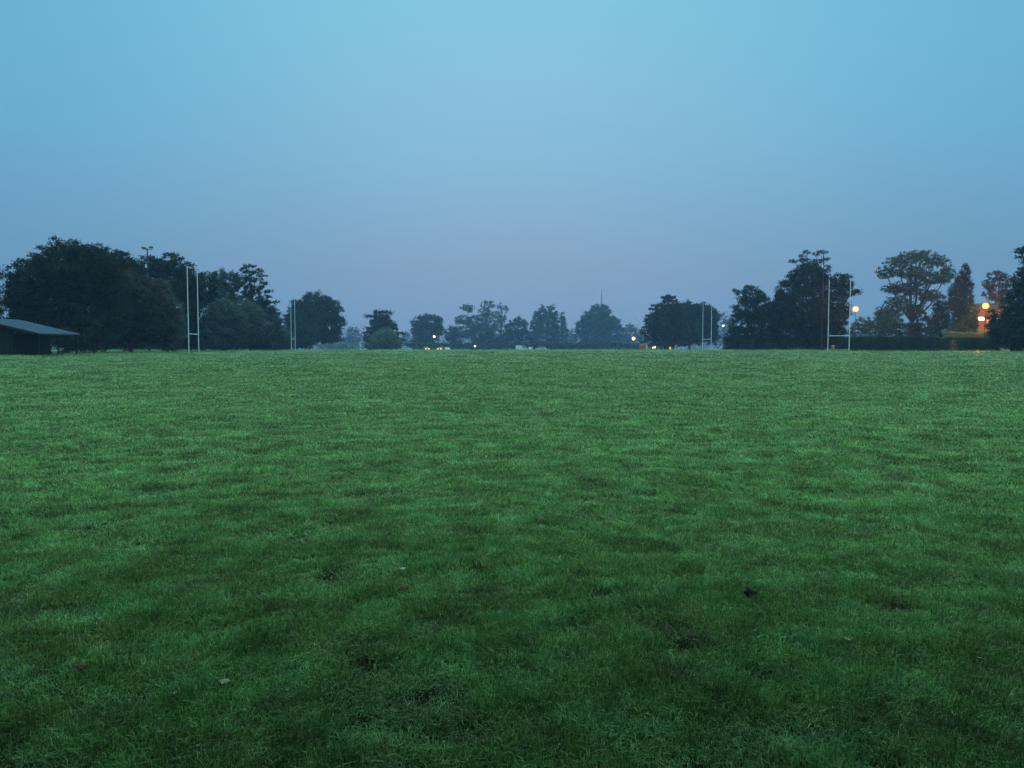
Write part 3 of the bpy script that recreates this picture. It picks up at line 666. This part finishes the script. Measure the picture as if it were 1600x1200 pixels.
# ------------------------------------------------------------------ pavilion (open-sided shelter at the left edge)
def pavilion():
    root = tag(empty('pavilion', (-61, 95, 0)), 'low dark pavilion with grey sheet roof and open porch at the left edge', 'pavilion')
    O = np.array([-61, 95, 0])
    # walls
    w = MB()
    for (c, d) in (((-61, 91.0, 1.3), (6, .2, 2.6)), ((-61, 98.2, 1.3), (6, .2, 2.6)), ((-64.0, 94.6, 1.3), (.2, 7.0, 2.6)), ((-58.0, 94.6, 1.3), (.2, 7.0, 2.6))):
        w.box(np.array(c) - O, d)
    w.prism([np.array((-64.1, 90.9, 2.6)) - O, np.array((-57.9, 90.9, 2.6)) - O, np.array((-57.9, 90.9, 3.25)) - O, np.array((-61.5, 90.9, 4.05)) - O, np.array((-64.1, 90.9, 3.55)) - O], (0, .2, 0))
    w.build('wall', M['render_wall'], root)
    dr = MB(); dr.box(np.array((-58.9, 90.87, 1.02)) - O, (.95, .06, 2.04)); d_ = dr.build('door', M['timber'], root, bevel=.01)
    h = MB(); h.tube([np.array((-58.55, 90.82, 1.0)) - O, np.array((-58.55, 90.82, 1.15)) - O], .02, 6); h.build('handle', M['steel'], d_)
    wn = MB(); wn.box(np.array((-61.2, 90.87, 1.5)) - O, (1.5, .06, .9)); f_ = wn.build('window', M['timber'], root)
    g = MB(); g.box(np.array((-61.2, 90.83, 1.5)) - O, (1.3, .03, .72)); g.build('pane', M['glass'], f_)
    # roof, right slope falls to the porch eave; left slope short
    rf = MB(); sl = .236
    def rz(x): return 2.62 + (-54.6 - x) * sl if x > -62 else 2.62 + 7.4 * sl - (-62 - x) * sl
    for (xa, xb) in ((-62.0, -54.5), (-69.0, -62.0)):
        y0, y1 = 90.0, 98.6
        vs = []; fs = []
        # corrugated sheet: ribs run down the slope
        ny = 120
        for j in range(ny + 1):
            y = y0 + (y1 - y0) * j / ny; z_ = .022 * math.cos(j * math.pi)
            for x in (xa, xb): vs.append(np.array((x, y, rz(x) + z_ + .06)) - O)
        for j in range(ny): fs.append((2 * j, 2 * j + 1, 2 * j + 3, 2 * j + 2))
        b0 = len(vs)
        for j in range(ny + 1):
            y = y0 + (y1 - y0) * j / ny
            for x in (xa, xb): vs.append(np.array((x, y, rz(x) - .03)) - O)
        for j in range(ny):
            fs.append((b0 + 2 * j + 2, b0 + 2 * j + 3, b0 + 2 * j + 1, b0 + 2 * j))
            fs.append((2 * j + 1, b0 + 2 * j + 1, b0 + 2 * j + 3, 2 * j + 3)); fs.append((2 * j, 2 * j + 2, b0 + 2 * j + 2, b0 + 2 * j))
        fs.append((0, b0, b0 + 1, 1)); e_ = 2 * ny; fs.append((e_, e_ + 1, b0 + e_ + 1, b0 + e_))
        rf.add(vs, fs)
    roof = rf.build('roof', M['roof'], root)
    ba = MB()
    ba.prism([np.array((-54.5, 89.94, rz(-54.5) - .2)) - O, np.array((-54.5, 89.94, rz(-54.5) + .06)) - O, np.array((-62, 89.94, rz(-61.99) + .06)) - O, np.array((-62, 89.94, rz(-61.99) - .2)) - O], (0, .05, 0))
    ba.build('bargeboard', M['timber'], roof)
    gt = MB(); gt.tube([np.array((-54.42, 90.0, 2.55)) - O, np.array((-54.42, 98.6, 2.55)) - O], .06, 8); gt.build('gutter', M['dark_metal'], roof)
    for y in (90.5, 94.3, 98.2):
        p_ = MB(); p_.box(np.array((-54.75, y, 1.2)) - O, (.14, .14, 2.5)); p_.build('post', M['timber'], root, bevel=.01)
    bm = MB(); bm.box(np.array((-54.75, 94.35, 2.52)) - O, (.12, 8.0, .14)); bm.build('beam', M['timber'], root)
    rl = MB()
    for z in (.5, .95): rl.box(np.array((-54.75, 96.25, z)) - O, (.05, 3.7, .1))
    rl.build('rail', M['timber'], root)
pavilion()
def picnic(label, x, y, rz):
    root = tag(empty('picnic_table', (x, y, 0), rz), label, 'picnic table', 'picnic tables by the pavilion')
    t = MB()
    for i in range(5): t.box((0, -.3 + .15 * i, .74), (1.8, .135, .04))
    t.build('tabletop', M['timber'], root)
    for s_ in (-1, 1):
        b = MB(); b.box((0, s_ * .72, .44), (1.8, .26, .04)); b.build('seat', M['timber'], root)
        f = MB()
        f.tube([(s_ * .65, -.62, 0), (s_ * .65, -.2, .72)], .045, 4); f.tube([(s_ * .65, .62, 0), (s_ * .65, .2, .72)], .045, 4); f.box((s_ * .65, 0, .39), (.05, 1.55, .08))
        f.build('leg_frame', M['timber'], root)
picnic('dark picnic table beside the pavilion corner post', -54.0, 92.6, .3)
picnic('dark picnic table farther along the pavilion porch, under the big tree', -52.2, 96.0, -.2)

# ------------------------------------------------------------------ floodlight masts and radio mast
def flood(label, px, py, Y):
    t = P(px, py, Y); z0 = gz(Y); root = tag(empty('floodlight_mast', (t[0], Y, z0)), label, 'floodlight mast', 'floodlight masts by the trees')
    H = t[2] - z0
    p = MB(); p.tube([(0, 0, -.2), (0, 0, H * .5), (0, 0, H)], [.17, .13, .10], 10); p.build('pole', M['dark_metal'], root)
    a = MB(); a.tube([(-.7, 0, H - .15), (.9, 0, H - .15)], .06, 6); a.build('crossarm', M['dark_metal'], root)
    for x, tilt in ((-.55, -.15), (.75, .2)):
        l = MB(); l.box((x, -.12, H + .1 + tilt * .3), (.75, .5, .30), .2, .8); lm = l.build('lamp_head', M['dark_metal'], root, bevel=.03)
        g = MB(); g.box((x, -.39, H + .08 + tilt * .3), (.6, .03, .2)); g.build('lens', M['glass'], lm)
    b = MB(); b.box((-.22, -.05, H - 3.1), (.3, .25, .6)); b.build('control_box', M['white_paint'], root, bevel=.02)
flood('floodlight mast with two lamps rising above the left trees', 230, 388, 138)
flood('floodlight mast beside the ragged cedar top, right belt of trees', 1287, 395, 184)
def radio():
    Y = 830; t = P(940, 450, Y); b = gz(Y); H = t[2] - b
    root = tag(empty('radio_mast', (t[0], Y, b)), 'slim lattice radio mast poking up behind the twin-domed tree', 'radio mast')
    mb = MB(); n = 16
    def w(k): return 1.9 * (1 - k / n) + .22
    for k in range(n):
        z0, z1 = H * .9 * k / n, H * .9 * (k + 1) / n; a, c = w(k), w(k + 1)
        q = lambda s_, z_: [(s_, s_, z_), (-s_, s_, z_), (-s_, -s_, z_), (s_, -s_, z_)]
        A, C = q(a, z0), q(c, z1)
        for i in range(4):
            mb.tube([A[i], C[i]], .17, 4); mb.tube([A[i], C[(i + 1) % 4]], .09, 4); mb.tube([C[i], C[(i + 1) % 4]], .09, 4)
    mb.build('lattice_tower', M['steel'], root)
    an = MB(); an.tube([(0, 0, H * .88), (0, 0, H)], [.2, .1], 6); an.build('antenna', M['steel'], root)
radio()

# ------------------------------------------------------------------ street lamps
def globe_mesh(c, rad):
    vs, fs = [], []; nu, nv = 16, 10
    for j in range(nv + 1):
        ph = math.pi * (.06 + .88 * j / nv) - math.pi / 2
        for i in range(nu):
            th = 2 * math.pi * i / nu
            vs.append((c[0] + rad * math.cos(ph) * math.cos(th), c[1] + rad * math.cos(ph) * math.sin(th), c[2] + rad * math.sin(ph)))
    for j in range(nv):
        for i in range(nu): i2 = (i + 1) % nu; fs.append((j * nu + i, j * nu + i2, (j + 1) * nu + i2, (j + 1) * nu + i))
    return vs, fs
def street_lamp(label, px, py, Y, glass, size=1.0, power=0, col=(1, .38, .05)):
    """post-top lamp: pole, collar, round frosted globe under a small cap"""
    t = P(px, py, Y); z0 = gz(Y); H = t[2] - z0; rad = .36 * size
    root = tag(empty('street_lamp', (t[0], Y, z0)), label, 'street lamp', 'lit street lamps')
    p = MB(); p.tube([(0, 0, -.3), (0, 0, 1.2), (0, 0, 1.25), (0, 0, H - rad)], [.11, .10, .06, .045], 8); p.build('pole', M['dark_metal'], root)
    hd = MB(); hd.tube([(0, 0, H - rad - .12), (0, 0, H - rad * .93)], [.07, .14], 10); hd.build('collar', M['dark_metal'], root)
    b = MB(); b.add(*globe_mesh((0, 0, H), rad)); bo = b.build('glow_globe', glass, root, smooth=True)  # oversized shell: the glow around the lamp given a solid shape
    if glass.name == 'sodium_lamp':
        bb = MB(); bb.add(*globe_mesh((0, 0, H), rad * .62)); bb.build('bulb', M['sodium_bulb'], bo, smooth=True)
    cp_ = MB(); cp_.tube([(0, 0, H + rad * .95), (0, 0, H + rad * 1.05), (0, 0, H + rad * 1.25)], [rad * .5, rad * .35, .02], 10); cp_.build('cap', M['dark_metal'], bo)
    if power:
        ld = bpy.data.lights.new('lamp_light', 'POINT'); lo = bpy.data.objects.new('lamp_light', ld); COL.objects.link(lo)
        lo.parent = root; lo.location = (0, 0, H); ld.energy = power; ld.color = col; ld.shadow_soft_size = .08; lo.location = (0, 0, H - rad * .82)
    return root
street_lamp('brightest orange street lamp, above the hedge right of the narrow cypress', 1540, 478, 172, M['sodium'], 1.9, 45000)
street_lamp('orange street lamp shining right of the right near goal', 1337, 483, 172, M['sodium'], 1.7, 7000)
street_lamp('small orange street lamp left of the jagged-tiered cedar', 990, 529, 330, M['sodium_far'], 1.9, 900)
street_lamp('small white street lamp in gap right of the smooth dome tree', 1130, 509, 330, M['white_lamp'], 1.3, 250, (.85, .9, 1))
street_lamp('tiny lamp glowing within the squarish dark crown tree', 678.5, 526, 338, M['sodium_far'], 1.4, 300)
street_lamp('white lamp low down just right of the umbrella-topped pine trunk', 742, 541, 362, M['white_lamp'], 1.2, 200, (.85, .95, 1))

# ------------------------------------------------------------------ houses and walls beyond
def house(name, label, px0, px1, py_eave, py_ridge, Y, depth, wallm, roofm, wins, doors=(), chimney=None, hip=False):
    x0 = (px0 - 800) / F * Y; x1 = (px1 - 800) / F * Y; z0 = gz(Y) - .3; ze = P(px0, py_eave, Y)[2]; zr = P(px0, py_ridge, Y + depth / 2)[2]
    root = tag(empty(name, ((x0 + x1) / 2, Y, z0)), label, 'house')
    w, H, RH = x1 - x0, ze - z0, zr - z0
    mb = MB(); mb.box((0, depth / 2, H / 2), (w, depth, H))
    mb.prism([(-w / 2, 0, H), (-w / 2, depth, H), (-w / 2, depth / 2, RH - .15)], (.25, 0, 0)); mb.prism([(w / 2 - .25, 0, H), (w / 2 - .25, depth, H), (w / 2 - .25, depth / 2, RH - .15)], (.25, 0, 0))
    mb.build('wall', wallm, root)
    rf = MB(); o = .35; t = .14
    rf.prism([(-w / 2 - o, -o, H - .12), (-w / 2 - o, depth / 2, RH), (-w / 2 - o, depth / 2, RH + t), (-w / 2 - o, -o, H - .12 + t)], (w + 2 * o, 0, 0))
    rf.prism([(-w / 2 - o, depth / 2 + .003, RH), (-w / 2 - o, depth + o, H - .12), (-w / 2 - o, depth + o, H - .12 + t), (-w / 2 - o, depth / 2 + .003, RH + t)], (w + 2 * o, 0, 0))
    r_ = rf.build('roof', roofm, root)
    if chimney is not None:
        c = MB(); c.box((chimney * w, depth / 2, RH + .5), (.9, .6, 1.8)); c.build('chimney', M['brick'], r_)
    for (px, py, wd, ht, gm) in wins:
        q = P(px, py, Y); X, Z = q[0] - (x0 + x1) / 2, q[2] - z0
        f = MB(); f.box((X - wd / 2, -.03, Z), (.07, .1, ht + .14)); f.box((X + wd / 2, -.03, Z), (.07, .1, ht + .14)); f.box((X, -.03, Z + ht / 2 + .035), (wd - .07, .1, .07)); f.box((X, -.05, Z - ht / 2 - .035), (wd - .07, .16, .07)); f.box((X, -.03, Z), (.05, .08, ht))
        fo = f.build('window', M['white_paint'], root)
        g = MB(); g.box((X, -.005, Z), (wd - .06, .03, ht)); g.build('pane', gm, fo)
    for (px, wd) in doors:
        X = P(px, 540, Y)[0] - (x0 + x1) / 2
        d = MB(); d.box((X, -.03, 1.3), (wd, .1, 2.1)); d_ = d.build('door', M['timber'], root)
        k = MB(); k.box((X + wd * .35, -.1, 1.3), (.06, .05, .14)); k.build('handle', M['steel'], d_)
house('brick_house', 'orange-lit brick house with glowing white window behind the brightest street lamp', 1528, 1566, 483, 475, 190, 5, M['brick'], M['tile_roof'],
      [(1533, 498, 1.5, .75, M['window_lit']), (1544, 502, .8, .5, M['window_warm']), (1562, 498, 1.2, 1.0, M['glass']), (1536, 528, 1.4, 1.2, M['glass'])], [(1545, .95)])
house('bungalow', 'low cream bungalow with warm lights below the smooth dome tree', 1012, 1054, 539, 532, 335, 8, M['cream_wall'], M['tile_roof'],
      [(1022, 542.5, 1.4, .9, M['window_lit']), (1033, 544, 1.0, 1.0, M['glass']), (1046, 544, 1.2, 1.0, M['window_warm'])], [(1039, .9)], .25)
def wall_thing(label, px0, px1, py, Y, mat):
    x0 = (px0 - 800) / F * Y; x1 = (px1 - 800) / F * Y; z0 = gz(Y) - .2; zt = P(px0, py, Y)[2]
    root = tag(empty('garden_wall', ((x0 + x1) / 2, Y, z0)), label, 'wall')
    b = MB(); b.box((0, 0, (zt - z0) / 2), (x1 - x0, .3, zt - z0)); b.build('wall', mat, root)
    c = MB(); c.box((0, 0, zt - z0 + .05), (x1 - x0 + .1, .4, .09)); c.build('coping', M['white_wall'], root)
    for s_ in (-1, 1):
        p = MB(); p.box((s_ * ((x1 - x0) / 2 + .22), 0, (zt - z0 + .25) / 2), (.44, .44, zt - z0 + .25)); p.box((s_ * ((x1 - x0) / 2 + .22), 0, zt - z0 + .30), (.54, .54, .1)); p.build('pier', mat, root)
def pier_thing(label, px, py, Y):
    x = (px - 800) / F * Y; z0 = gz(Y) - .1; h = P(px, py, Y)[2] - z0
    root = tag(empty('gate_pier', (x, Y, z0)), label, 'gate pier')
    b = MB(); b.box((0, 0, h / 2), (.5, .5, h)); b.build('shaft', M['brick'], root)
    c = MB(); c.box((0, 0, h + .06), (.6, .6, .1), taper=.8); c.build('cap', M['cream_wall'], root)
wall_thing('brick garden wall lit orange, seen through the hedge gap', 1462, 1496, 533, 175, M['brick'])
pier_thing('small brick pier glowing orange between the right near goal uprights', 1301, 540.5, 176)
wall_thing('brown brick wall left of the cream bungalow, under the small orange lamp', 1000, 1007, 538, 334, M['brick'])

# ------------------------------------------------------------------ cars
def smooth_prism(mb, prof, w, inset=.0, y0=0):
    n = len(prof); vs = []
    for s_ in (-1, 1):
        for (x, z) in prof: vs.append((x, s_ * (w / 2 - (inset * max(0, z - .75))), z))
    mb.add(vs, [tuple(range(n)), tuple(range(2 * n - 1, n - 1, -1))] + [((i + 1) % n, i, n + i, n + (i + 1) % n) for i in range(n)])
def car(label, px, Y, rz, paint, lights=None, van=False):
    x = (px - 800) / F * Y
    root = tag(empty('parked_car', (x, Y, gz(Y) + .02), rz), label, 'car', 'cars parked beyond the field')
    b = MB()
    if van: prof = [(-2.3, .35), (2.3, .35), (2.35, .9), (1.7, 1.1), (1.2, 1.85), (-2.25, 1.95), (-2.3, 1.8)]
    else: prof = [(-2.1, .32), (2.1, .32), (2.15, .62), (2.0, .80), (1.05, .93), (.35, 1.42), (-1.1, 1.46), (-1.85, 1.0), (-2.12, .92)]
    smooth_prism(b, prof, 1.75, .28); b.build('body', paint, root, bevel=.06)
    g = MB()
    if van: wp = [(.2, 1.15), (1.5, 1.15), (1.12, 1.72), (.2, 1.76)]
    else: wp = [(-1.6, .98), (.92, .96), (.30, 1.36), (-1.05, 1.40)]
    smooth_prism(g, wp, 1.79, .28); g.build('side_windows', M['glass'], root)
    ws = MB()
    if van: ws.prism([(1.68, -.7, 1.14), (1.68, .7, 1.14), (1.25, .62, 1.78), (1.25, -.62, 1.78)], (.03, 0, .02))
    else: ws.prism([(1.02, -.72, .97), (1.02, .72, .97), (.42, .6, 1.39), (.42, -.6, 1.39)], (.03, 0, .03))
    ws.build('windscreen', M['glass'], root)
    for sx_ in (1.32, -1.3):
        for sy in (-.82, .82):
            w = MB(); w.tube([(sx_, sy - .11, .32), (sx_, sy + .11, .32)], .32, 16); wh = w.build('wheel', M['rubber'], root)
            h = MB(); h.tube([(sx_, sy + (.112 if sy > 0 else -.112), .32), (sx_, sy + (.125 if sy > 0 else -.125), .32)], .2, 12); h.build('rim', M['steel'], wh)
    for sy in (-.62, .62):
        l = MB(); l.tube([(2.02, sy, .70), (2.2, sy, .68)], [.24, .2], 10); l.build('headlight', lights or M['glass'], root)
        if lights is M['headlight']:
            ld = bpy.data.lights.new('headlight_beam', 'POINT'); lo = bpy.data.objects.new('headlight_beam', ld); COL.objects.link(lo)
            lo.parent = root; lo.location = (2.75, sy, .75); ld.energy = 260; ld.color = (1, .45, .14); ld.shadow_soft_size = .1
        t = MB(); t.box((-2.13 if not van else -2.31, sy, .8), (.06, .3, .16)); t.build('taillight', M['brown_leaf'], root)
car('silver car left of the shining cars, partly below the field edge', 636, 300, 0.15, M['car_silver'])
car('dark car with a glowing orange headlight, left of the pair under the squarish tree', 666, 300, R(-70), M['car_dark'], M['headlight'])
car('dark car with brightest warm headlights, right of the pair under the squarish tree', 689.5, 300, R(-105), M['car_dark'], M['headlight'])
car('pale car with small white lights just right of the shining pair', 699, 304, R(-80), M['car_silver'], M['headlight_white'])
car('white van at the field edge below the low plain round tree', 815, 300, 0.1, M['car_white'], van=True)
car('small white car alone left of the feathery tree trunk', 829, 306, R(-95), M['car_white'])
car('white car parked side-on beneath the feathery many-pointed tree', 845, 302, 3.2, M['car_white'])

# ------------------------------------------------------------------ fallen leaves on the grass
def fallen(label, px, py, length, mat, rz, stand=.2, group='fallen leaves on the grass'):
    # distance from the ground plane
    d = P(px, py, 1.0) - np.array([0, 0, CAMH]); Y = CAMH / -d[2]; q = P(px, py, Y)
    root_z = float(ground_z(np.array([q[0]]), np.array([q[1]]))[0]) + .036
    n, m = 12, 6; vs, fs = [], []
    for i in range(n + 1):
        t = i / n; w = length * .36 * math.sin(math.pi * min(1, t * 1.02)) ** .7 * (1 + .14 * math.sin(t * 22))
        for j in range(m + 1):
            u = j / m * 2 - 1
            vs.append((length * (t - .5), u * w, length * (.25 * u * u + .35 * (t - .4) ** 2 * 2 + .03 * math.sin(9 * t + 4 * u))))
    for i in range(n):
        for j in range(m): a = i * (m + 1) + j; fs.append((a, a + 1, a + m + 2, a + m + 1))
    mb = MB(); mb.add(vs, fs)
    top = len(vs); 
    st = [(-length * .5, 0, length * .56), (-length * .68, length * .05, length * .5), (-length * .85, length * .05, length * .62)]
    o = mb.build('fallen_leaf', mat, smooth=True)
    so_ = o.modifiers.new('thickness', 'SOLIDIFY'); so_.thickness = .0012
    sm = MB(); sm.tube([(-length * .5, 0, length * .56), (-length * .68, length * .05, length * .5), (-length * .85, length * .05, length * .56)], .0012, 5); sm.build('stalk', mat, o)
    o.location = (q[0], q[1], root_z); o.rotation_euler = (stand, stand * .6, rz)
    tag(o, label, 'leaf', group)
fallen('black curled leaf standing up in the grass, biggest and darkest on the field', 1167, 940, .10, M['dead_leaf'], .6, .75)
fallen('pale straw leaf lying alone on grass near the middle of the field', 629, 899, .04, M['straw_leaf'], .1)
fallen('brown leaf in a small hollow below the lone pale straw leaf', 632, 929, .05, M['brown_leaf'], .4)
fallen('long pale leaf sliver low on the left grass', 351, 1078, .045, M['straw_leaf'], .1)
fallen('small whitish leaf left of and below the long pale sliver', 273, 1095, .026, M['straw_leaf'], 1.2)
fallen('pale slender leaf in a dark hollow, right part of the foreground', 1324, 1014, .04, M['straw_leaf'], 2.2)
fallen('dull brown leaf at the left, beside a dark hollow', 128, 1053, .05, M['brown_leaf'], .3)

for px, py, q_ in ((155, 973, .018), (250, 1155, .013), (767, 959, .016), (1465, 939, .018), (1117, 912, .018), (310, 1178, .012)):
    fallen('tiny pale leaf fleck half sunk among the grass blades', px, py, q_, M['straw_leaf'], px * .7, .3, 'tiny leaf flecks in the grass')

# ------------------------------------------------------------------ dusk mist
HAZE = .00031
def haze():
    mb = MB(); mb.box((0, 0, 24.5), (1900, 1900, 65))
    m, nt, out = nmat('haze')
    pv = nt.nodes.new('ShaderNodeVolumePrincipled'); pv.inputs['Color'].default_value = (.40, .60, 1.0, 1); pv.inputs['Density'].default_value = HAZE
    pv.inputs['Anisotropy'].default_value = .1
    nt.links.new(pv.outputs[0], out.inputs['Volume'])
    tag(mb.build('haze', m), 'thin blue dusk mist over the field', 'haze', kind='stuff')
haze()

# ------------------------------------------------------------------ render settings
S.view_settings.view_transform = 'Standard'; S.view_settings.look = 'None'; S.view_settings.exposure = 0; S.view_settings.gamma = 1
c = S.cycles
c.use_denoising = True
try: c.denoiser = 'OPENIMAGEDENOISE'; c.denoising_input_passes = 'RGB_ALBEDO_NORMAL'; c.denoising_prefilter = 'ACCURATE'
except Exception: pass
c.max_bounces = 5; c.diffuse_bounces = 3; c.glossy_bounces = 2; c.transmission_bounces = 3; c.volume_bounces = 0; c.transparent_max_bounces = 4
c.use_adaptive_sampling = False; c.sample_clamp_indirect = 4; c.caustics_reflective = False; c.caustics_refractive = False
